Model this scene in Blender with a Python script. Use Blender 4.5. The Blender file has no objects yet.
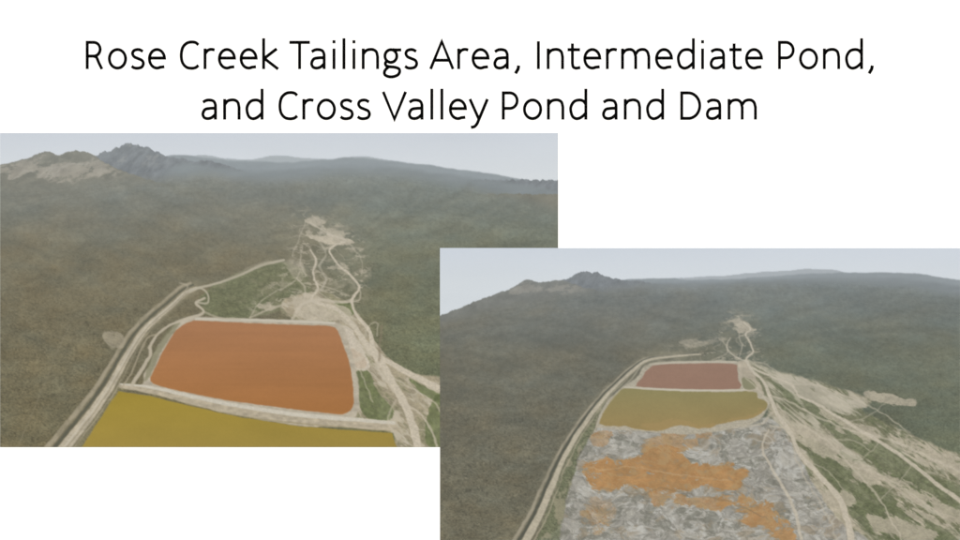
import bpy, math, numpy as np
from mathutils import Vector
PX=0.01; Z0=3.75
L=np.array([1.35,1.31,1.28])      # light arriving on the board (divides printed albedo)
rng=np.random.RandomState(7)
TAB=rng.rand(256,256)
def wpos(x,y): return (x-480)*PX, Z0+(270-y)*PX
# ------------------------------------------------------------------ noise
def vn(x,y,s=0):
    x=x+s*17.31; y=y+s*9.77
    xi=np.floor(x).astype(np.int64); yi=np.floor(y).astype(np.int64)
    fx=x-xi; fy=y-yi; fx=fx*fx*(3-2*fx); fy=fy*fy*(3-2*fy)
    a=TAB[xi&255,yi&255]; b=TAB[(xi+1)&255,yi&255]; c=TAB[xi&255,(yi+1)&255]; d=TAB[(xi+1)&255,(yi+1)&255]
    return (a*(1-fx)+b*fx)*(1-fy)+(c*(1-fx)+d*fx)*fy
def fbm(x,y,o=4,s=0,g=0.55):
    t=0;a=1;n=0;c,sn=math.cos(.6),math.sin(.6)
    for i in range(o):
        t=t+a*vn(x*2**i,y*2**i,s+i*3); n+=a; a*=g
        x,y=x*c-y*sn,x*sn+y*c
    return (t/n-0.5)*2
def ss(a,b,x):
    t=np.clip((x-a)/(b-a),0,1); return t*t*(3-2*t)
def spline(P,closed=False,n=6):
    P=[np.array(p,float) for p in P]; N=len(P); out=[]
    rngi=range(N) if closed else range(N-1)
    for i in rngi:
        p1=P[i];p2=P[(i+1)%N]
        p0=P[i-1] if (closed or i>0) else 2*p1-p2
        p3=P[(i+2)%N] if (closed or i<N-2) else 2*p2-p1
        for k in range(n):
            t=k/n
            out.append(0.5*((2*p1)+(-p0+p2)*t+(2*p0-5*p1+4*p2-p3)*t*t+(-p0+3*p1-3*p2+p3)*t**3))
    if not closed: out.append(P[-1])
    return out
class Paint:
    def __init__(s,x0,x1,y0,y1,step):
        s.nx=int(round((x1-x0)/step))+1; s.ny=int(round((y1-y0)/step))+1
        s.X,s.Y=np.meshgrid(np.linspace(x0,x1,s.nx),np.linspace(y0,y1,s.ny))
        s.C=np.zeros(s.X.shape+(3,)); s.K=np.zeros(s.X.shape,int); s.names=['sky']
        s.H=np.zeros(s.X.shape)
    def cls(s,name):
        if name not in s.names: s.names.append(name)
        return s.names.index(name)
    def put(s,m,c,name=None):
        c=np.array(c,float)
        if c.ndim==1: c=c[None,None,:]
        m=np.clip(m,0,1)
        s.C=s.C*(1-m[...,None])+c*m[...,None]
        if name: s.K[m>0.5]=s.cls(name)
    def warp(s,amp,fr,seed):
        return (s.X+amp*fbm(s.X*fr,s.Y*fr,3,seed), s.Y+0.6*amp*fbm(s.X*fr,s.Y*fr,3,seed+5))
    def poly(s,P,soft=1.2,amp=1.0,fr=0.15,seed=1,sm=True,n=5):
        if sm: P=spline(P,True,n)
        P=[np.array(p,float) for p in P]
        e_=12+amp+soft
        bx0=min(p[0] for p in P)-e_;bx1=max(p[0] for p in P)+e_
        by0=min(p[1] for p in P)-e_;by1=max(p[1] for p in P)+e_
        sel=(s.X>bx0)&(s.X<bx1)&(s.Y>by0)&(s.Y<by1)
        wx,wy=s.warp(amp,fr,seed); x=wx[sel];y=wy[sel]
        d=np.full(x.shape,1e9); ins=np.zeros(x.shape,bool)
        for i in range(len(P)):
            a=P[i];b=P[(i+1)%len(P)]; e=b-a; L2=(e@e)+1e-9
            t=np.clip(((x-a[0])*e[0]+(y-a[1])*e[1])/L2,0,1)
            d=np.minimum(d,(x-a[0]-t*e[0])**2+(y-a[1]-t*e[1])**2)
            if a[1]!=b[1]:
                c=((a[1]>y)!=(b[1]>y))&(x<(b[0]-a[0])*(y-a[1])/(b[1]-a[1])+a[0]); ins^=c
        d=np.sqrt(d); d=np.where(ins,-d,d)
        m=np.zeros(s.X.shape); m[sel]=ss(soft,-soft,d); return m
    def rag(s,P,N,soft=12,k=.55,w=.09,seed=1):
        m=s.poly(P,soft,2,.1,seed,True,4)
        return ss(.5-w,.5+w,m+k*N)*ss(.02,.15,m)
    def line(s,P,w,soft=0.8,amp=1.0,fr=0.12,seed=2,brk=0.0):
        Q=[(p[0],p[1],p[2] if len(p)>2 else w) for p in P]
        Q=spline(Q,False,5)
        wx,wy=s.warp(amp,fr,seed)
        X0=min(q[0] for q in Q)-15;X1=max(q[0] for q in Q)+15;Y0=min(q[1] for q in Q)-15;Y1=max(q[1] for q in Q)+15
        sel=(s.X>X0)&(s.X<X1)&(s.Y>Y0)&(s.Y<Y1)
        x=wx[sel];y=wy[sel]; d=np.full(x.shape,1e9)
        for a,b in zip(Q[:-1],Q[1:]):
            e=(b-a)[:2]; L2=e@e+1e-9
            t=np.clip(((x-a[0])*e[0]+(y-a[1])*e[1])/L2,0,1)
            dd=np.hypot(x-a[0]-t*e[0],y-a[1]-t*e[1])-(a[2]+(b[2]-a[2])*t)/2
            d=np.minimum(d,dd)
        m=np.zeros(s.X.shape); m[sel]=ss(soft,-soft,d)
        if brk: m*=1-brk*ss(-0.1,0.5,fbm(s.X*.11,s.Y*.11,3,seed+9))
        return m
def ridge(P,X,amp,fr,seed):
    P=spline(P,False,5); xs=[p[0] for p in P]; ys=[p[1] for p in P]
    return np.interp(X,xs,ys)+amp*fbm(X*fr,X*0+seed,4,seed)
def shade(c,k): return np.array(c,float)[None,None,:]*k[...,None]
def srgb2lin(c):
    c=np.clip(c/255.,0,1); return np.where(c<=0.04045,c/12.92,((c+0.055)/1.055)**2.4)
def veins(X,Y,fx,fy,seed,sharp=9):
    return np.clip(1-abs(fbm(X*fx,Y*fy,3,seed))*sharp,0,1)
def forest_k(X,Y,gu,gv,near,s):
    """mottled conifer cover: broad tonal drifts, medium stands, individual dark crowns"""
    big=fbm(gu*2.2,gv*.6,3,s)
    st=fbm((X+Y*.4)*.03,Y*.075,5,s+4,.62); f1=fbm(X*.62,Y*.85,2,s+6); f2=fbm(X*.28,Y*.45,3,s+8,.7)
    pat=ss(.05,.4,fbm(X*.045,Y*.10,5,s+10,.65)); dark=ss(.1,.55,f2+.5*f1)
    med=fbm(X*.11,Y*.24,4,s+13,.7)
    return 1.09+.06*big+.12*st+.07*pat+(.05+.04*near)*med+(.07+.18*near)*f1+(.05+.09*near)*f2-(.04+.13*near)*dark, f1, st
# =================================================================== PHOTO 1
def photo1():
    p=Paint(0,558,133,447,0.75); X,Y=p.X,p.Y
    g=(Y-133)/45
    n=fbm(X*.008,Y*.03,3,40)
    for i,(a,b) in enumerate(zip((208,213,221),(217,221,225))): p.C[...,i]=a+(b-a)*np.clip(g,0,1)+n*2.5
    hz=150.; d=np.maximum(Y-hz+6,4)
    gu=(X-300)/d; gv=500/d
    r=ridge([(150,160),(200,155),(225,158),(250,159),(275,155),(300,157),(335,159),(360,155.5),(385,159),(410,163)],X,1.0,.07,3)
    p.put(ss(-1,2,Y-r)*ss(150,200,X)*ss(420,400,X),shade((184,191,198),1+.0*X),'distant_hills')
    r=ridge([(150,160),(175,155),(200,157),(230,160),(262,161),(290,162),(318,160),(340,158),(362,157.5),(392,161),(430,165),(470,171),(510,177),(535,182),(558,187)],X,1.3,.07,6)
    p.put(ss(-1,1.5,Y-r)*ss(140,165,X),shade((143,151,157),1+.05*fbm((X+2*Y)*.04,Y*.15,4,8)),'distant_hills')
    r=ridge([(60,185),(92,159),(98,155),(105,151.5),(110,152),(116,147.5),(121,146.5),(126,143.5),(130,142.8),(134,145.5),(138,144.8),(143,147),(148,147.5),(154,151),(162,153.5),(168,157),(180,158),(192,161),(205,160),(222,164),(240,170),(270,180)],X,1.9,.33,9)
    k=1+.24*fbm((X+Y*.9)*.2,(Y-X*.3)*.13,4,11,.65)  # slope shading of the peak, put into its colour as diagonal streaks
    p.put(ss(-.7,.8,Y-r),shade((114,118,123),k),'mountain')
    p.put(ss(.1,.4,fbm((X+Y*.9)*.16,(Y-X*.3)*.12,4,211,.65))*ss(0,2,Y-r)*ss(170,160,Y)*ss(95,105,X)*ss(175,160,X)*.5,(158,156,152))
    r=ridge([(150,172),(185,163),(215,166),(250,170),(290,168),(330,166),(380,166),(430,171),(480,178),(530,184),(558,190)],X,1.5,.05,14)
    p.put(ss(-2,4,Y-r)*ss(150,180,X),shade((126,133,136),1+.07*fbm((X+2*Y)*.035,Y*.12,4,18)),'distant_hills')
    r=ridge([(-10,166),(0,165.5),(10,163),(22,160.5),(30,157.5),(38,154),(45,151.5),(52,152.5),(60,154.5),(68,152),(76,151),(86,152.5),(94,155),(100,159),(108,164),(122,171),(140,177),(165,184),(190,194)],X,1.8,.24,12)
    k=1+.18*fbm((X+Y*1.2)*.09,(Y-X*.4)*.11,5,13,.62)  # slope shading printed as diagonal light and dark streaks
    p.put(ss(-.7,.8,Y-r),shade((120,115,99),k),'mountain')
    spur=fbm((X+Y*1.3)*.075,(Y-X*.3)*.10,5,15,.65)
    bare=ss(-.15,.25,spur+.45-abs(Y-169+(X-50)*-.03)/15)*ss(135,105,X)*ss(0,2,Y-r)
    p.put(bare*.8,shade((165,153,135),k)); p.put(bare*veins(X+Y*1.1,Y-X*.3,.07,.05,16,6)*.5,(192,181,165))
    p.put(ss(.1,.45,-spur)*ss(140,100,X)*ss(0,3,Y-r)*ss(196,180,Y)*.55,(92,90,78))
    # forested valley
    r=ridge([(-10,186),(30,183),(60,184),(100,179),(125,175),(150,177),(180,175),(205,172),(235,176),(262,178),(290,177),(320,173),(350,171),(400,174),(450,182),(500,192),(530,200),(558,207)],X,2,.05,17)
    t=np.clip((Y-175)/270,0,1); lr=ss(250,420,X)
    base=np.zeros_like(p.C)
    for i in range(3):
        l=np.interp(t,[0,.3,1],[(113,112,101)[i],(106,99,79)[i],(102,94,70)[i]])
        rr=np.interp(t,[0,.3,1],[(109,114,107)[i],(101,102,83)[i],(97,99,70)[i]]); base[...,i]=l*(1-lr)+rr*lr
    near=ss(190,420,Y); k,fine,st=forest_k(X,Y,gu,gv,near,20)
    F=base*k[...,None]; hue=fbm(X*.035,Y*.07,4,29); F[...,0]*=1+.04*hue; F[...,2]*=1-.05*hue
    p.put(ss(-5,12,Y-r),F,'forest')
    for P,w_,a in (([(190,184),(260,184),(310,192),(330,206),(300,214),(262,203),(225,198)],11,.35),([(330,182),(420,184),(540,200),(558,222),(480,218),(380,205),(330,200)],12,.2),([(0,190),(90,190),(150,212),(110,240),(40,222),(0,225)],14,.2),([(120,182),(180,190),(240,215),(270,240),(220,232),(150,205)],10,.22)):
        p.put(p.poly(P,w_,8,.05,33)*a,(88,94,92))
    for P in ([(120,185),(170,205),(230,232),(285,262)],[(165,184),(220,205),(270,225)],[(30,215),(90,240),(150,262),(175,280)],[(0,240),(60,262),(120,300)],[(420,190),(380,215),(350,235)],[(500,200),(450,225),(380,250)],[(556,240),(470,250),(390,270)],[(100,200),(160,230),(220,250)],[(470,185),(420,210),(370,232)]):
        p.put(p.line(P,3,4,7,.06,36)*.26,(84,84,72)); Q=[(a+5,b+4) for a,b in P]; p.put(p.line(Q,2,3,7,.06,36)*.18,(134,128,108))  # hillside shading painted in: dark folds with lighter offset edges
    p.put(p.line([(18,447),(40,395),(58,350),(70,325)],1.2,.8,.5)*.45,(134,125,101))
    p.put(p.line([(0,300),(40,330),(90,345),(112,340)],1.2,.8,2)*.3,(134,125,101))
    p.put(p.line([(90,447),(68,428),(40,440)],1.2,.8,1)*.35,(126,117,92))
    # valley floor
    nz=fbm(X*.09,Y*.16,5,141,.62)
    m=p.rag([(205,292),(245,270),(285,262),(305,272),(310,295),(290,306),(250,318),(212,316),(200,305)],nz,6,.3,.2,40)
    p.put(m*.7,shade((106,110,78),1+.2*fbm(X*.15,Y*.25,4,41)+.14*fine))
    p.put(m*ss(.0,.5,fbm(X*.1+3,Y*.18,4,241))*.5,(138,132,103))
    sandc=shade((193,180,158),1+.10*fbm(X*.12,Y*.2,4,43)+.07*fine)
    sand2=shade((168,154,129),1+.16*fbm(X*.12,Y*.2,4,44)+.08*fine)
    V=[(298,212),(322,214),(350,228),(366,252),(372,282),(362,302),(330,300),(296,306),(255,312),(262,290),(290,262),(290,235)]
    mv=p.poly(V,9,5,.08,42); p.put(mv*.4*ss(-.3,.4,nz),(142,134,110))
    p.put(mv*ss(.18,.38,fbm(X*.13,Y*.26,4,142,.6))*.55,sandc)
    p.put(mv*veins(X,Y,.05,.09,143,9)*.35,sandc)
    p.put(p.line([(314,216,1.5),(322,228,2),(318,240,2.5),(326,252,2),(320,266,2.5),(326,280,2.5),(318,294,3)],2,1,2.5,.12,243,.4)*.65,(190,180,160),'creek')
    for P,a in (([(304,220),(316,218),(326,222),(314,226)],.8),([(310,236),(330,235),(354,240),(348,244),(330,244),(318,240)],.95),([(328,230),(346,232),(340,238),(328,236)],.7),
                ([(284,262),(298,262),(304,274),(296,280),(287,270)],.4),([(256,304),(270,303),(274,309),(258,310)],.7),([(340,264),(350,268),(347,274),(338,270)],.3),([(105,332),(122,333),(126,342),(116,348),(106,343)],.45)):
        p.put(p.rag(P,nz,3,.9,.25,45)*a,sandc,'sandy_clearing')
    # disturbed ground right of the ponds
    n2=fbm((X*.75+Y*.65)*.035,(Y*.75-X*.65)*.10,5,52,.62)
    D=[(286,298),(312,292),(340,298),(360,316),(376,342),(392,360),(412,372),(445,384),(445,447),(396,450),(394,432),(356,424),(352,398),(352,372),(342,342),(328,324),(300,321),(284,312)]
    m=p.rag(D,n2,5,.35,.18,50)
    p.put(m*.9,sand2,'sandy_ground')
    p.put(m*ss(.05,.3,n2)*.55,shade((122,120,88),1+.2*fine))
    p.put(m*ss(.0,.35,fbm((X*.75+Y*.65)*.05,(Y*.75-X*.65)*.14,5,54,.65))*.75,(202,190,169))
    p.put(m*veins(X*.8+Y*.6,Y*.8-X*.6,.03,.09,144,9)*.5,(208,197,176))
    for P in ([(356,374),(364,366),(372,376),(376,392),(392,408),(394,420),(376,420),(362,412),(358,395)],[(432,402),(442,398),(442,450),(426,440)],[(334,304),(352,304),(352,316),(338,314)],[(410,378),(440,396),(440,403),(420,392)]):
        p.put(p.rag(P,n2,3,.6,.2,55)*.8,shade((100,108,68),1+.25*fbm(X*.3,Y*.3,3,56)))
    p.put(p.rag([(340,326),(352,330),(360,345),(370,366),(358,370),(350,352)],nz,3,.6,.2,57)*.9,shade((206,193,174),1+.1*fine),'sandy_ground')
    p.put(p.rag([(350,350),(362,352),(366,366),(356,368)],nz,3,.8,.2,58)*.3,(178,148,118))
    p.put(p.rag([(292,300),(315,296),(345,306),(350,320),(320,320),(300,316)],nz,3,.7,.2,59)*.75,sandc)
    # ponds
    op=[(192,321),(200,320.5),(250,323),(300,325),(330,326),(337,330),(342,342),(348,358),(352,378),(354,396),(353,407),(347,413),(336,414),(300,410),(262,405),(225,400),(190,393),(160,386),(150,381),(153,372),(163,352),(172,336),(181,326)]
    m=p.poly([(190,317),(250,319),(334,322),(345,334),(354,360),(359,385),(358,412),(348,419),(298,415),(225,404),(150,388),(143,381),(156,350),(172,328)],1.2,1.6,.12,60); p.put(m,shade((184,172,152),1+.12*fbm(X*.2,Y*.3,3,61)),'pond_bank')
    m=p.poly([(183,318),(176,330),(160,354),(150,376),(144,380),(150,360),(166,332)],1.2,2,.2,62); p.put(m*.6,(122,119,88))
    m=p.poly(op,0.9,.9,.15,63,n=2)
    t2=np.clip((Y-322)/90,0,1)
    oc=np.stack([170-4*t2,115-7*t2,76-18*t2],-1)*(1+.035*fbm(X*.02,Y*.05,4,64)+.03*fbm(X*.01,Y*.2,3,65)+.015*fine)[...,None]
    p.put(m,oc,'orange_tailings_pond')
    yp=[(118,391),(150,396),(200,408),(240,417),(300,426),(350,430),(392,433),(397,447),(400,460),(60,460),(82,447),(98,422)]
    m=p.poly(yp,0.9,.8,.12,66,sm=False)
    yc=np.stack([162-6*((X-80)/300),137-5*(X-80)/300,48+10*(Y-390)/50],-1)*(1+.04*fbm(X*.015,Y*.04,4,67)+.015*fine)[...,None]
    mb=p.poly([(122,384),(136,384),(120,394),(102,426),(88,447),(76,447),(98,410)],1.2,1.5,.15,68); p.put(mb*.7,shade((130,122,90),1+.2*fine))
    p.put(m,yc,'yellow_tailings_pond')
    dl=[(120,386,4),(150,390,7),(190,400,9),(240,411,10),(300,420,11),(350,423,10),(394,428,8)]
    m=p.line(dl,9,.9,1.3,.12,70); p.put(m,shade((182,168,144),1+.16*fbm(X*.2,Y*.4,4,71)),'dam')
    p.put(p.line([(120,384,1.5),(150,387,2.5),(190,396,3.5),(240,406,3.5),(300,415,4),(350,419,4),(394,423,3)],4,.8,1,.12,72),shade((207,198,181),1+.06*fine),'dam')
    p.put(p.line([(150,394),(240,416),(350,428),(390,431)],1.2,.8,.8,.12,73)*.4,(128,114,72))
    p.put(p.line([(196,319),(250,320),(300,321.5),(334,323)],2.4,.8,.6,.12,74),(204,194,176),'pond_bank')
    # diversion canal and haul road
    A=[(196,288,3),(184,294,4),(172,305,4.5),(150,324,5.5),(137,340,6.5),(124,362,7.5),(108,390,8.5),(88,418,9.5),(66,446,11),(60,455,11)]
    off=lambda P,dx,dy,w:[(a[0]+dx*(.4+.6*(a[1]-288)/160),a[1]+dy,w*(.5+.5*(a[1]-288)/160)) for a in P]
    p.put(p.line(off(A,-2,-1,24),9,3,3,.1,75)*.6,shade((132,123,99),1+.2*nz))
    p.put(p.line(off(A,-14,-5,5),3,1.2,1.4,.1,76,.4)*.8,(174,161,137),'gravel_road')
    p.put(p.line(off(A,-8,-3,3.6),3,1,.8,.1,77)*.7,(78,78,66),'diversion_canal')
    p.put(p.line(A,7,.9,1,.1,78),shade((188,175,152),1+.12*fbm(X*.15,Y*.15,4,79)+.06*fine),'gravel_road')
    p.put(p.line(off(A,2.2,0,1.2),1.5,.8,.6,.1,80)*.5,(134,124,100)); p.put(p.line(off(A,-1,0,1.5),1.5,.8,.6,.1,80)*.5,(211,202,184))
    p.put(p.line(off(A,10,0,1.6),1.5,.8,1.6,.1,179,.6)*.6,(178,165,140))
    p.put(p.line([(190,290,2.5),(215,284,2.5),(240,275,2.5),(262,265,3),(284,260,2.5)],2.5,.9,1,.1,81)*.9,(188,177,155),'gravel_road')
    p.put(p.line([(228,280,2),(250,268,3),(268,262,3)],3,1.5,2,.1,82)*.5,(160,150,127))
    p.put(p.line([(180,283),(188,286),(184,294)],2,1,1)*.6,(174,161,138))
    B=[(205,298,2),(196,303,2.5),(204,312,2.5),(190,318,3),(172,324,2.5),(160,332,2.5),(150,346,3),(150,356,3),(140,372,3.5),(132,386,4)]
    p.put(p.line(B,2.5,.8,1.1,.12,83)*.9,(194,181,159),'gravel_road')
    p.put(p.line([(190,292),(200,288),(208,294),(207,303),(196,302)],1.8,.8,.8,.12,84)*.8,(190,179,157),'gravel_road')
    p.put(p.line([(205,312),(220,318),(240,319)],2,1,.5)*.6,(186,174,151))
    p.put(p.line([(158,334),(148,338),(140,352),(134,368),(122,388)],1.8,.8,1.3,.12,85)*.7,(174,160,135),'gravel_road')
    R1=[(328,234,1.5),(345,240,2),(334,246,2),(330,252,2),(338,264,1.8),(350,275,2),(359,287,2.2),(352,300,3),(356,314,3),(370,332,4),(374,350,5),(392,364,5),(414,376,5.5),(442,390,6)]
    R2=[(310,250,1.5),(316,262,2),(313,274,2),(318,288,2),(312,300,3),(334,308,4),(352,324,5),(366,344,6),(380,362,6.5),(394,384,7),(406,408,7.5),(414,430,8.5),(418,450,9)]
    p.put(p.line(R2,9,3,3,.1,86)*.5,(172,158,134))
    p.put(p.line(R1,4,.8,1.3,.12,87)*.95,shade((203,190,169),1+.09*fine),'gravel_road')
    p.put(p.line(R2,6,.9,1.5,.12,88)*.95,shade((203,190,169),1+.09*fine),'gravel_road')
    p.put(p.line([(312,300,2),(298,302,3),(280,306,2.5),(262,312,1.8),(250,318,1.5)],3,1,1.2,.12,89)*.75,(190,177,155),'gravel_road')
    for P,w_,a in (([(292,318),(305,303),(322,300),(340,302),(352,300)],3,.7),([(372,352),(384,378),(402,400),(426,420),(438,447)],2.2,.7),([(358,345),(362,356),(352,362)],4,.6),([(296,278),(306,290),(304,300)],1.6,.6),
                   ([(340,302),(360,300),(358,288)],1.6,.6),([(362,330),(376,322),(378,336)],1.5,.5),([(384,372),(404,384),(428,398),(442,412)],1.8,.6),([(358,366),(366,384),(372,402)],1.5,.5),([(302,246),(300,262),(306,276)],1.2,.5),([(322,226),(330,234)],1.5,.6),([(396,400),(388,420),(398,440)],1.8,.5),([(310,222),(322,230),(334,236)],1.4,.7),([(318,284),(334,290),(350,296)],1.2,.5),([(250,318),(262,300),(290,284),(300,272)],1.2,.5),([(306,222),(300,238),(292,256)],1.1,.45),([(346,240),(360,256),(362,276)],1.1,.4)):
        p.put(p.line(P,w_,.9,2,.15,90)*a,(203,190,169))
    p.put(p.line([(379,360),(380,342),(382,326)],2.4,1.2,1)*.6,(132,118,96))
    a=.40*np.exp(-np.maximum(Y-156,0)/75)+.09  # haze blended into the printed colours, thickest at the far ridges
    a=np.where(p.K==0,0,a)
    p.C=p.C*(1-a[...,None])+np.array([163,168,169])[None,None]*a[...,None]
    forest=(p.K==p.cls('forest'))
    p.H=.0010*fbm(gu*10,gv*2,4,95)*ss(-1,8,Y-r)+np.where(forest,.0010*fine*near,0)
    return p
# =================================================================== PHOTO 2
def photo2():
    p=Paint(440,960,248,540,0.75); X,Y=p.X,p.Y
    g=(Y-248)/35; n=fbm(X*.008,Y*.03,3,140)
    for i,(a,b) in enumerate(zip((208,214,223),(214,219,224))): p.C[...,i]=a+(b-a)*np.clip(g,0,1)+n*2
    hz=268.; d=np.maximum(Y-hz+5,4); gu=(X-720)/d; gv=450/d
    r=ridge([(640,280),(690,277),(730,275),(760,272),(785,271),(810,268.5),(835,270),(850,273),(880,275)],X,.9,.09,103)
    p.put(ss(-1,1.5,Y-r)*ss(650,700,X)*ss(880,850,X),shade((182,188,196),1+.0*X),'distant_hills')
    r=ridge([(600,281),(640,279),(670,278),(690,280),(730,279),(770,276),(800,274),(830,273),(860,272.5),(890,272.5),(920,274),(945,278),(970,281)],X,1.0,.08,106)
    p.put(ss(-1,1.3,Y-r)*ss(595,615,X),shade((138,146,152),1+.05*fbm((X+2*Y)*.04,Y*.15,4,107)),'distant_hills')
    r=ridge([(540,295),(558,283),(566,279),(572,277),(577,273.5),(583,272),(588,270.8),(592,273),(597,272.5),(602,274),(608,277),(616,279),(625,280),(640,281),(655,284),(690,290)],X,1.5,.33,109)
    p.put(ss(-.7,.8,Y-r)*ss(535,560,X),shade((106,110,115),1+.22*fbm((X+Y*.8)*.22,(Y-X*.3)*.15,4,111,.65)),'mountain')  # peak colour carries painted slope shading
    r=ridge([(620,284),(660,283),(700,282),(740,281),(800,278),(860,277),(910,279),(970,287)],X,1.2,.06,114)
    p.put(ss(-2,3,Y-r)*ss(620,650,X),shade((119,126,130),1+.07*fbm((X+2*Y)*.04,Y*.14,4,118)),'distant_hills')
    r=ridge([(430,322),(440,316),(455,310),(470,303.5),(485,298),(498,293),(510,289),(516,285),(522,282),(530,280),(538,282.5),(546,281),(555,280),(564,281),(575,284),(590,289),(610,294),(640,299),(670,304)],X,1.7,.22,112)
    k=1+.18*fbm((X+Y*1.2)*.1,(Y-X*.4)*.12,5,113,.62)  # painted slope shading for the near mountain, diagonal noise
    p.put(ss(-.7,.8,Y-r),shade((108,107,100),k),'mountain')
    spur=fbm((X+Y*1.3)*.09,(Y-X*.3)*.13,5,115,.65)
    bare=ss(-.1,.3,spur+.4-abs(Y-290)/10)*ss(592,570,X)*ss(475,500,X)*ss(0,2,Y-r)
    p.put(bare*.75,shade((147,140,128),k))
    r=ridge([(430,322),(470,311),(510,301),(550,295),(590,289),(620,285),(660,284),(700,284),(740,282),(800,280),(860,281),(910,285),(970,294)],X,1.5,.06,117)
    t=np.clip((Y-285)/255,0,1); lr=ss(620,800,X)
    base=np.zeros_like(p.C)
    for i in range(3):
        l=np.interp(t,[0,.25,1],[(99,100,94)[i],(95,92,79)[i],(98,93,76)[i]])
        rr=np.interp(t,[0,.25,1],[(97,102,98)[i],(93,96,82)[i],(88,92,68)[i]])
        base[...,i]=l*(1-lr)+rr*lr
    near=ss(310,500,Y); k,fine,st=forest_k(X,Y,gu,gv,near,120)
    F=base*k[...,None]; hue=fbm(X*.035,Y*.07,4,129); F[...,0]*=1+.04*hue; F[...,2]*=1-.05*hue
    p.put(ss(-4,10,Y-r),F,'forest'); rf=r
    for P in ([(470,312),(540,320),(600,335),(650,350)],[(560,298),(620,306),(690,325)],[(440,350),(500,360),(560,380)],[(880,290),(820,305),(770,320)],[(960,330),(880,330),(790,340)],[(500,330),(570,350),(620,365)],[(940,300),(870,318),(800,330)]):
        p.put(p.line(P,3,4,7,.06,136)*.26,(74,76,68)); Q=[(a+4,b+4) for a,b in P]; p.put(p.line(Q,2,3,7,.06,136)*.17,(130,126,110))  # folds of the hillsides shaded in colour, dark line beside a light one
    for P,a in (([(560,298),(660,294),(730,298),(740,312),(680,316),(610,312)],.3),([(760,292),(860,288),(960,300),(960,318),(860,314),(780,308)],.2),([(470,325),(560,318),(640,335),(600,350),(520,350)],.2)):
        p.put(p.poly(P,10,6,.05,130)*a,(80,87,88))
    nz=fbm(X*.09,Y*.16,5,241,.62)
    sand=shade((184,172,151),1+.12*fbm(X*.12,Y*.2,4,143)+.08*fine)
    grass=shade((98,103,73),1+.2*fbm(X*.2,Y*.3,4,141)+.16*fine)
    V=[(728,312),(745,314),(757,328),(760,348),(762,366),(745,364),(715,362),(660,362),(640,360),(680,345),(718,334)]
    mv=p.poly(V,7,5,.08,131); p.put(mv*.5*ss(-.3,.4,nz),(128,123,101))
    p.put(mv*ss(.18,.38,fbm(X*.14,Y*.3,4,242,.6))*.5,sand); p.put(mv*veins(X,Y,.06,.12,243,9)*.32,sand)
    p.put(p.line([(738,316,1),(742,326,1.2),(738,336,1.4),(742,346,1.4),(738,358,1.8)],1.4,.9,1.8,.14,244,.3)*.6,(188,178,158),'creek')
    for P,a in (([(731,320),(742,319),(750,325),(740,328)],.8),([(734,329),(752,328),(758,331),(742,333)],.9),([(678,342),(692,340),(722,338),(724,341),(694,346)],.45),([(590,404),(597,402),(598,408),(592,410)],.4),
                ([(862,392),(876,391),(897,396),(916,402),(908,406),(886,404),(868,400)],.8),([(756,374),(764,372),(766,378),(758,380)],.6),([(604,388),(612,384),(616,390),(606,393)],.3)):
        p.put(p.rag(P,nz,3,.9,.25,145)*a,sand,'sandy_clearing')
    U=(X*.83+Y*.56); W_=(Y*.83-X*.56)
    nb=fbm(U*.022,W_*.085,5,152,.62); nc=fbm(U*.04+3,W_*.12,5,153,.65); nd=fbm(U*.07+9,W_*.2,5,159,.65)
    D=[(744,362),(756,364),(775,373),(800,377),(830,386),(870,400),(862,410),(884,422),(914,436),(944,450),(975,466),(975,550),(860,550),(820,500),(790,450),(768,410),(748,388)]
    m=p.rag(D,nb,7,.3,.2,150)
    p.put(m*.8,shade((122,119,91),1+.18*nc+.12*fine),'sandy_ground')
    p.put(m*ss(-.05,.18,nb+.4*nd)*.75,sand)
    p.put(m*ss(.08,.3,nc)*.6,(200,190,171))
    p.put(m*ss(.12,.35,-nc)*.6,grass)
    p.put(m*veins(U,W_,.02,.08,154,9)*.6,(200,189,168)); p.put(m*veins(U+40,W_,.03,.10,155,10)*.45,(92,96,70))
    p.put(p.rag([(778,379),(800,379),(832,391),(866,404),(846,414),(820,409),(798,397)],nd,6,1.0,.2,156)*.8,shade((186,176,157),1+.14*nc),'sandy_ground')
    for P in ([(800,396),(840,416),(880,440),(930,470),(965,492),(965,518),(910,492),(868,460),(830,430),(806,412)],[(808,440),(845,462),(900,500),(950,532),(965,548),(890,548),(850,510),(818,470)],[(770,380),(786,388),(806,408),(790,404)]):
        p.put(p.rag(P,nb,7,.8,.16,157)*.75,grass)
    for P in ([(788,424),(812,430),(842,446),(828,458),(806,448)],[(838,456),(862,466),(884,480),(864,484),(846,472)],[(880,468),(905,480),(930,498),(912,504),(892,490)],[(868,514),(900,518),(935,532),(926,543),(886,536)],[(800,480),(820,482),(836,500),(852,522),(842,534),(818,512)],[(890,434),(930,450),(965,468),(965,484),(925,464)],[(840,488),(858,494),(852,506),(840,502)],[(930,500),(965,515),(965,528),(940,518)],[(820,408),(850,420),(880,436),(866,440),(836,426)],[(900,505),(925,512),(945,526),(925,522)]):
        p.put(p.rag(P,nd,6,1.2,.2,158)*.78,sand,'sandy_ground')
    # tailings beach
    T=[(604,424),(640,428),(690,430),(745,422),(768,418),(784,430),(796,448),(806,470),(822,498),(838,520),(850,550),(556,550),(560,525),(566,500),(574,474),(582,450),(592,434)]
    m=p.poly(T,1.4,2.5,.12,160)
    wx=X+9*fbm(X*.04,Y*.06,3,260); wy=Y+6*fbm(X*.04,Y*.06,3,261)
    q=fbm(wx*.04,wy*.07,5,161); q2=fbm(wx*.16,wy*.24,4,162,.68); q3=fbm(wx*.4,wy*.5,3,262,.8)
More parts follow.
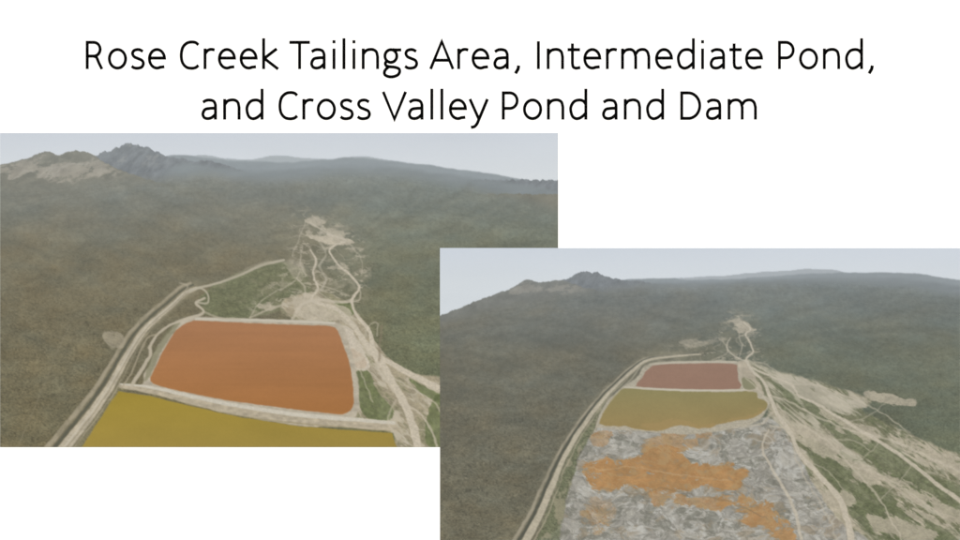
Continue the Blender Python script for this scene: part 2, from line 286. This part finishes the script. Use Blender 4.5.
    p.put(m,shade((160,155,145),1+.11*q+.15*q2+.14*q3),'tailings_beach')
    p.put(m*ss(.06,.3,fbm(wx*.08+4,wy*.13,5,163,.7))*.7,shade((192,189,181),1+.12*q3))
    p.put(m*ss(.05,.25,fbm(wx*.065+2,wy*.11,5,164,.7))*.65,shade((118,116,104),1+.18*q3))
    p.put(m*ss(.1,.35,fbm(wx*.06+8,wy*.1,5,165,.66))*.5,(152,134,108))
    p.put(m*veins(wx,wy,.035,.06,166,9)*.4,(206,202,194)); p.put(m*veins(wx+90,wy,.05,.09,167,11)*.4,(108,104,92))
    no=fbm(wx*.06,wy*.10,5,171,.68); tone=1+.14*fbm(X*.09,Y*.12,4,172)+.12*q2+.06*q3
    def orange(P,a=.92,kk=.9,soft=10,sd=170):
        mm=p.rag(P,no,soft,kk,.12,sd)*m
        rim=p.rag(P,no+.12,soft,kk,.15,sd)*m
        p.put(rim*.45*a,(156,134,100))
        p.put(mm*a,shade((176,130,80),tone),'orange_seepage')
        p.put(mm*ss(.0,.4,fbm(X*.1,Y*.15,4,sd+3))*.5,(178,148,104)); p.put(mm*ss(.1,.4,q2)*.35,(152,104,62))
        p.put(mm*ss(.25,.5,-q2)*.3,(150,140,122))
    orange([(584,462),(600,456),(618,460),(640,456),(648,448),(672,446),(684,454),(690,466),(712,466),(738,470),(745,478),(738,490),(716,488),(700,482),(690,490),(672,494),(650,490),(628,486),(606,490),(590,484),(582,474)],.92,1.05)
    orange([(652,484),(674,486),(690,496),(726,500),(724,508),(690,506),(668,510),(654,504)],.55,1.3,8,174)
    orange([(720,500),(745,496),(770,506),(788,516),(796,534),(788,546),(768,536),(752,522),(736,512)],.8,1.2,9,178)
    orange([(640,455),(650,438),(672,434),(700,440),(690,452),(668,460)],.5,1.3,8,182)
    orange([(586,500),(600,496),(610,512),(602,528),(588,526)],.25,1.4,9,186)
    orange([(594,434),(610,434),(604,444),(592,446)],.4,1.1,5,190)
    orange([(690,430),(710,430),(712,440),(698,440)],.4,1.1,5,192)
    p.put(p.line([(586,466),(604,470),(630,466),(650,470),(690,476),(730,480)],1,1,3,.15,192,.5)*m*.4,(206,184,148))
    p.put(p.line([(600,488),(640,494),(660,488),(705,498),(730,502),(770,520)],1.4,1,4,.12,193,.5)*m*.5,(124,106,82))
    W=p.rag([(630,380),(612,392),(600,412),(592,434),(582,450),(574,474),(566,500),(556,548),(536,548),(548,505),(556,478),(566,450),(580,425),(600,398)],nz,4,.4,.2,195)
    p.put(W*.75,shade((110,114,85),1+.25*fine+.12*nz)); p.put(W*ss(.05,.35,fbm(X*.1,Y*.1,4,197))*.6,(164,153,128))
    # ponds
    m=p.poly([(650,363),(690,361),(736,361),(742,370),(744,386),(768,398),(764,414),(745,426),(690,434),(640,431),(602,428),(596,424),(606,402),(624,386),(636,378)],1,1.3,.15,199); p.put(m,shade((178,168,148),1+.1*fine),'pond_bank')
    m=p.poly([(652,365.5),(690,363.5),(732,363.5),(737,368),(738,380),(739,389),(700,389.5),(660,388),(636,386),(642,378)],.8,.6,.15,200,n=2)
    p.put(m,shade((148,112,93),1+.03*fbm(X*.03,Y*.08,3,201)+.02*fine),'red_tailings_pond')
    m=p.poly([(624,388),(660,390),(700,391.5),(742,391),(756,392),(757,398),(766,402),(764,410),(750,418),(720,424),(700,429),(680,425),(655,431),(625,426),(600,424),(606,408),(614,396)],.9,1.8,.14,203,n=3)
    t2=np.clip((Y-390)/40,0,1); yc=np.stack([140+14*t2,129+1*t2,82-2*t2],-1)*(1+.04*fbm(X*.03,Y*.07,4,204)+.02*fine)[...,None]
    p.put(m,yc,'olive_tailings_pond')
    mm=p.rag([(640,424),(665,420),(700,424),(740,418),(762,410),(752,421),(700,432),(655,433)],no,5,.9,.2,205)*m; p.put(mm*.45,(168,138,88))
    p.put(p.line([(624,387,1.2),(660,389.3,1.8),(700,390.3,1.8),(742,390,1.8),(756,388,1.4)],1.6,.7,.5,.12,207)*.95,(202,192,172),'dam')
    p.put(p.line([(650,364),(690,362),(736,362)],1.4,.7,.4,.12,208)*.8,(198,187,168))
    p.put(p.poly([(738,362),(748,364),(756,378),(764,394),(756,392),(744,388)],1,1.5,.2,209)*.85,shade((188,174,153),1+.16*nz),'sandy_ground')
    p.put(p.rag([(742,378),(752,380),(755,388),(745,388)],nz,2,.6,.2,210)*.7,(114,114,80))
    A=[(700,354,1.5),(668,357,2),(648,360,2.5),(634,369,3),(622,380,3),(604,398,3.4),(590,416,4),(574,440,4.6),(560,466,5),(550,490,6),(540,514,6.5),(526,540,8),(522,548,8)]
    off=lambda P,dx,w:[(a[0]+dx*(.35+.65*(a[1]-354)/180),a[1]-1,w*(.45+.55*(a[1]-354)/180)) for a in P]
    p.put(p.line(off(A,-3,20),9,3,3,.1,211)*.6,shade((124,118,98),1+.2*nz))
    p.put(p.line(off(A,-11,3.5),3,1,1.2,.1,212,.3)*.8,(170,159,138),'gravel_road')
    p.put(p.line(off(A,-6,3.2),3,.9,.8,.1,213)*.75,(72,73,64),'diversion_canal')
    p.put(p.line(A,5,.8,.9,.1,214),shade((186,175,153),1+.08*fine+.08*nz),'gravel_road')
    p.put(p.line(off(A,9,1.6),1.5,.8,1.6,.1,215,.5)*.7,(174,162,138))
    p.put(p.line([(640,366),(632,378),(620,390),(604,410),(594,432)],1.5,.8,.9,.1,216)*.6,(180,170,148))
    p.put(p.line([(722,340),(728,352),(712,360)],1.4,.9,1)*.6,(172,162,141))
    R1=[(744,322,1.3),(750,329,1.5),(746,335,1.3),(751,345,1.4),(753,352,1.5),(746,358,2),(750,368,2.4),(762,380,2.8),(770,396,3.4),(776,412,3.6),(790,432,4),(800,454,4.2),(818,474,4.8),(836,494,5.2),(846,516,6),(852,545,7)]
    R2=[(730,338,1),(727,348,1.2),(736,357,1.6),(748,362,2)]
    R3=[(752,368,2),(770,376,2.2),(790,384,2.4),(800,396,2.4),(820,406,2.6),(846,422,3),(880,442,3.4),(912,464,3.6),(942,488,4),(965,504,4.5)]
    R4=[(770,396,2),(790,402,2),(815,416,2),(850,430,2),(890,440,2),(930,458,2.4),(965,474,2.6)]
    R5=[(768,430,1.6),(762,446,2),(770,466,2.2),(786,492,2.6),(796,515,3),(802,545,3.4)]
    p.put(p.line(R1,6,3,3,.1,220)*.5,(165,153,130))
    for R,s,a in ((R1,221,.95),(R2,222,.75),(R3,223,.9),(R4,224,.6),(R5,225,.8)):
        p.put(p.line(R,3,.8,1.4,.12,s)*a,shade((200,188,168),1+.08*fine),'gravel_road')
    for P,w_,a in (([(770,426),(784,428),(794,434)],2,.7),([(772,412),(764,422),(742,428)],2,.6),([(792,438),(800,470),(826,512),(838,545)],1.4,.5),([(776,404),(800,424),(826,440),(850,466),(880,500),(905,545)],1.6,.7),([(754,362),(770,366),(784,378)],1.3,.5),
                   ([(826,440),(850,440),(870,450)],1.3,.5),([(850,466),(880,474),(920,500),(960,535)],1.5,.6),([(806,460),(826,470),(846,492)],1.2,.5),([(745,378),(760,392),(768,404)],1.5,.6),([(790,384),(820,386),(850,398),(880,412),(905,430)],1.3,.6),([(846,422),(868,416),(884,404)],1.1,.45),([(880,442),(866,456),(850,466)],1.2,.5),([(912,464),(900,480),(880,500)],1.2,.5)):
        p.put(p.line(P,w_,.9,2.4,.12,226)*a,(198,186,165))
    a=.38*np.exp(-np.maximum(Y-276,0)/60)+.10; a=np.where(p.K==0,0,a)  # printed haze: colours fade to pale grey toward the horizon
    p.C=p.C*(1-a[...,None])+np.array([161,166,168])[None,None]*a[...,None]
    forest=(p.K==p.cls('forest'))
    p.H=.0010*fbm(gu*10,gv*2,4,95)*ss(-1,8,Y-rf)+np.where(forest,.0010*fine*near,0)
    return p
# ------------------------------------------------------------------ materials
def mat(name,attr=None,color=(.8,.8,.8),rough=1.0,nscale=30,namp=.04,spec=0.0):
    m=bpy.data.materials.new(name); m.use_nodes=True; nt=m.node_tree; b=nt.nodes['Principled BSDF']
    b.inputs['Roughness'].default_value=rough; b.inputs['Specular IOR Level'].default_value=spec
    tc=nt.nodes.new('ShaderNodeTexCoord'); nz=nt.nodes.new('ShaderNodeTexNoise')
    nz.inputs['Scale'].default_value=nscale; nz.inputs['Detail'].default_value=4
    nt.links.new(tc.outputs['Object'],nz.inputs['Vector'])
    mr=nt.nodes.new('ShaderNodeMapRange'); mr.inputs['From Min'].default_value=.25; mr.inputs['From Max'].default_value=.75
    mr.inputs['To Min'].default_value=1-namp; mr.inputs['To Max'].default_value=1+namp
    nt.links.new(nz.outputs['Fac'],mr.inputs['Value'])
    mx=nt.nodes.new('ShaderNodeMix'); mx.data_type='RGBA'; mx.blend_type='MULTIPLY'; mx.inputs[0].default_value=1
    if attr:
        a=nt.nodes.new('ShaderNodeAttribute'); a.attribute_name=attr; nt.links.new(a.outputs['Color'],mx.inputs[6])
    else: mx.inputs[6].default_value=(*color,1)
    nt.links.new(mr.outputs['Result'],mx.inputs[7]); nt.links.new(mx.outputs[2],b.inputs['Base Color'])
    return m
def grid_objects(p,yoff):
    ny,nx=p.X.shape
    lin=srgb2lin(p.C)/L
    wx=(p.X-480)*PX; wz=Z0+(270-p.Y)*PX; wy=yoff-np.clip(p.H,-.002,.002)
    V=np.stack([wx,wy,wz],-1).reshape(-1,3); C=np.concatenate([lin.reshape(-1,3),np.ones((ny*nx,1))],1)
    idx=np.arange(ny*nx).reshape(ny,nx)
    Q=np.stack([idx[:-1,:-1],idx[1:,:-1],idx[1:,1:],idx[:-1,1:]],-1).reshape(-1,4)
    K=p.K[:-1,:-1].reshape(-1)
    for ci,nm in enumerate(p.names):
        q=Q[K==ci]
        if len(q)==0: continue
        u,inv=np.unique(q.reshape(-1),return_inverse=True)
        me=bpy.data.meshes.new(nm); v=V[u]
        me.vertices.add(len(u)); me.vertices.foreach_set('co',v.reshape(-1).astype(np.float32))
        me.loops.add(len(inv)); me.loops.foreach_set('vertex_index',inv.reshape(-1).astype(np.int32))
        me.polygons.add(len(q)); me.polygons.foreach_set('loop_start',(np.arange(len(q))*4).astype(np.int32))
        me.polygons.foreach_set('use_smooth',np.ones(len(q),bool))
        me.update(calc_edges=True)
        at=me.color_attributes.new('tint','FLOAT_COLOR','POINT'); at.data.foreach_set('color',C[u].reshape(-1).astype(np.float32))
        amp={'sky':.004,'distant_hills':.015,'forest':.07,'mountain':.04}.get(nm,.03 if 'pond' not in nm else .01)
        me.materials.append(mat(nm+'_surface','tint',nscale=22,namp=amp))
        ob=bpy.data.objects.new(nm,me); bpy.context.collection.objects.link(ob)
grid_objects(photo1(),-.004)
grid_objects(photo2(),-.010)
# ------------------------------------------------------------------ title lettering
def ell(cx,cy,rx,ry,a0,a1,n=28):
    return [(cx+rx*math.cos(math.radians(a0+(a1-a0)*i/n)),cy+ry*math.sin(math.radians(a0+(a1-a0)*i/n))) for i in range(n+1)]
def S(*P): return [tuple(q) for q in spline(P,False,7)]
CT,AT=606,700
GL={
'R':(543,[[(112,0),(112,CT),(250,CT)]+ell(262,450,146,156,85,-85)+[(112,294)],S((255,294),(325,262),(375,150),(450,0))]),
'C':(533,[S((478,548),(420,598),(325,614),(215,588),(120,490),(85,318),(112,150),(200,45),(310,18),(410,32),(482,84))]),
'T':(487,[[(8,CT),(479,CT)],[(243,CT),(243,0)]]),
'A':(579,[[(32,0),(289,625),(547,0)],[(110,200),(470,200)]]),
'I':(252,[[(126,0),(126,632)]]),
'P':(517,[[(112,0),(112,CT),(250,CT)]+ell(260,430,168,176,85,-85)+[(112,254)]]),
'V':(567,[[(28,632),(284,10),(540,632)]]),
'D':(615,[[(112,27),(112,CT),(250,CT)]+ell(262,316,262,290,85,-85)+[(112,27)]]),
'o':(527,[ell(263,233,186,211,0,360,40)]),
'e':(498,[[(74,250),(424,250)]+ell(252,233,174,211,5,295)+[(422,52)]]),
'a':(479,[S((82,392),(150,432),(230,443),(320,420),(362,352),(368,260))+[(368,0)],S((368,258),(240,254),(130,228),(80,130),(110,48),(190,22),(280,45),(368,118))]),
's':(391,[S((318,400),(250,437),(180,442),(110,415),(82,350),(120,280),(205,240),(300,195),(330,120),(290,45),(200,20),(120,28),(62,65))]),
'r':(349,[[(98,0),(98,466)],S((98,345),(150,415),(215,445),(270,445),(318,432))]),
'k':(455,[[(98,0),(98,AT)],[(400,462),(110,240)],[(110,245),(430,0)]]),
'i':(229,[[(114,0),(114,466)],[(114,585),(114,655)]]),
'l':(229,[[(114,0),(114,AT)]]),
'n':(525,[[(98,0),(98,466)],S((98,340),(160,415),(240,444),(330,440),(400,390),(428,280))+[(428,0)]]),
'm':(799,[[(98,0),(98,466)],S((98,340),(155,415),(230,444),(310,438),(370,385),(400,280))+[(400,0)],S((400,340),(455,415),(530,444),(610,438),(672,385),(702,280))+[(702,0)]]),
'g':(471,[ell(208,296,136,144,0,360,32),S((250,440),(330,434),(448,436)),S((122,190),(84,140),(94,85),(160,55),(290,42),(390,8),(410,-60),(370,-130),(270,-172),(160,-172),(72,-130),(62,-60),(100,0),(155,48))]),
't':(335,[[(130,580),(130,130)]+S((130,130),(145,55),(200,22),(260,26),(312,38)),[(18,440),(305,440)]]),
'd':(525,[[(428,AT),(428,0)],S((428,350),(370,420),(280,444),(170,415),(98,320),(82,215),(120,80),(200,22),(290,35),(370,90),(428,150))]),
'y':(453,[[(28,466),(232,10)],S((428,466),(232,0),(190,-95),(130,-160),(50,-178))]),
',':(250,[[(150,80),(135,0),(75,-100)]]),
}
verts=[];faces=[];cnt=[0]
def ribbon(P,w,sx,ox,oy):
    P=[p for i,p in enumerate(P) if i==0 or math.dist(p,P[i-1])>2]
    closed=math.dist(P[0],P[-1])<6
    if closed: P=P[:-1]
    N=len(P); base=len(verts); cnt[0]+=1; yy=-.003-.00002*(cnt[0]%9)
    for i in range(N):
        a=Vector(P[i-1]) if (i>0 or closed) else None; b=Vector(P[i]); c=Vector(P[(i+1)%N]) if (i<N-1 or closed) else None
        d1=(b-a).normalized() if a is not None else None; d2=(c-b).normalized() if c is not None else None
        if d1 is None:d1=d2
        if d2 is None:d2=d1
        n1=Vector((-d1.y,d1.x)); n2=Vector((-d2.y,d2.x)); m=(n1+n2)
        if m.length<.2: m=n1.copy()
        m.normalize(); k=min(1/max(m.dot(n1),.4),2.2)
        for s_ in (1,-1):
            q=b+m*(w/2*k*s_); x=ox+q.x*sx; y=oy-q.y*.044
            X_,Z_=wpos(x,y); verts.append((X_,yy,Z_))
    for i in range(N if closed else N-1):
        j=(i+1)%N; faces.append((base+2*i,base+2*i+1,base+2*j+1,base+2*j))
def textline(s,x0,x1,by):
    adv=[226 if c==' ' else GL[c][0] for c in s]
    for i in range(len(s)-1):
        if s[i]+s[i+1]=='Ta': adv[i]-=48
        if s[i]+s[i+1]=='Va': adv[i]-=22
    tot=sum(adv); l0=60; sx=(x1-x0)/(tot-l0-60); x=x0-l0*sx
    for c,a in zip(s,adv):
        if c!=' ':
            for st in GL[c][1]: ribbon(st,68 if c!=',' else 74,sx,x,by)
        x+=a*sx
textline("Rose Creek Tailings Area, Intermediate Pond,",85,874,69)
textline("and Cross Valley Pond and Dam",202,757,119.5)
me=bpy.data.meshes.new('slide_title_lettering'); me.from_pydata(verts,[],faces); me.materials.append(mat('black_ink',color=(.002,.002,.002)))
bpy.context.collection.objects.link(bpy.data.objects.new('slide_title_lettering',me))
# ------------------------------------------------------------------ board on posts, ground
def box(name,x0,x1,y0,y1,z0,z1,m,parent=None):
    v=[(x,y,z) for x in(x0,x1) for y in(y0,y1) for z in(z0,z1)]
    f=[(0,1,3,2),(4,6,7,5),(0,4,5,1),(2,3,7,6),(0,2,6,4),(1,5,7,3)]
    me=bpy.data.meshes.new(name); me.from_pydata(v,[],f); me.materials.append(m)
    o=bpy.data.objects.new(name,me); bpy.context.collection.objects.link(o); o.parent=parent; return o
white=mat('white_board_paint',color=(.93,.93,.92),namp=.002)
wood=mat('post_timber',color=(.25,.17,.10),nscale=6,namp=.3)
par=bpy.data.objects.new('presentation_board',None); bpy.context.collection.objects.link(par)
box('panel',-5.0,5.0,0,.06,Z0-2.9,Z0+2.9,white,par)
for i,x in enumerate((-3.6,3.6)): box('post_%d'%(i+1),x-.07,x+.07,.065,.2,0,Z0+2.4,wood,par)
gm=mat('ground_gravel',color=(.22,.20,.16),nscale=1.5,namp=.3)
me=bpy.data.meshes.new('ground'); me.from_pydata([(-3000,-3000,0),(3000,-3000,0),(3000,3000,0),(-3000,3000,0)],[],[(0,1,2,3)]); me.materials.append(gm)
bpy.context.collection.objects.link(bpy.data.objects.new('ground',me))
# ------------------------------------------------------------------ light, camera
el,az=math.radians(32),math.radians(12)
dirv=Vector((-math.sin(az)*math.cos(el),-math.cos(az)*math.cos(el),math.sin(el)))
sd=bpy.data.lights.new('sun','SUN'); sd.energy=4.0; sd.angle=math.radians(.5); sd.color=(1,.975,.94)
so=bpy.data.objects.new('sun',sd); so.rotation_euler=dirv.to_track_quat('Z','Y').to_euler(); bpy.context.collection.objects.link(so)
w=bpy.data.worlds.new('World'); bpy.context.scene.world=w; w.use_nodes=True
sk=w.node_tree.nodes.new('ShaderNodeTexSky'); sk.sky_type='NISHITA'; sk.sun_disc=False; sk.sun_elevation=el; sk.sun_rotation=math.atan2(dirv.x,dirv.y)
w.node_tree.links.new(sk.outputs[0],w.node_tree.nodes['Background'].inputs[0]); w.node_tree.nodes['Background'].inputs[1].default_value=.05
cd=bpy.data.cameras.new('camera'); cd.lens=50; cd.sensor_width=36; cd.clip_end=6000
co=bpy.data.objects.new('camera',cd); co.location=(0,-13.3333,Z0); co.rotation_euler=(math.radians(90),0,0); bpy.context.collection.objects.link(co)
sc=bpy.context.scene; sc.camera=co; sc.view_settings.view_transform='Standard'; sc.view_settings.look='None'; sc.view_settings.exposure=0
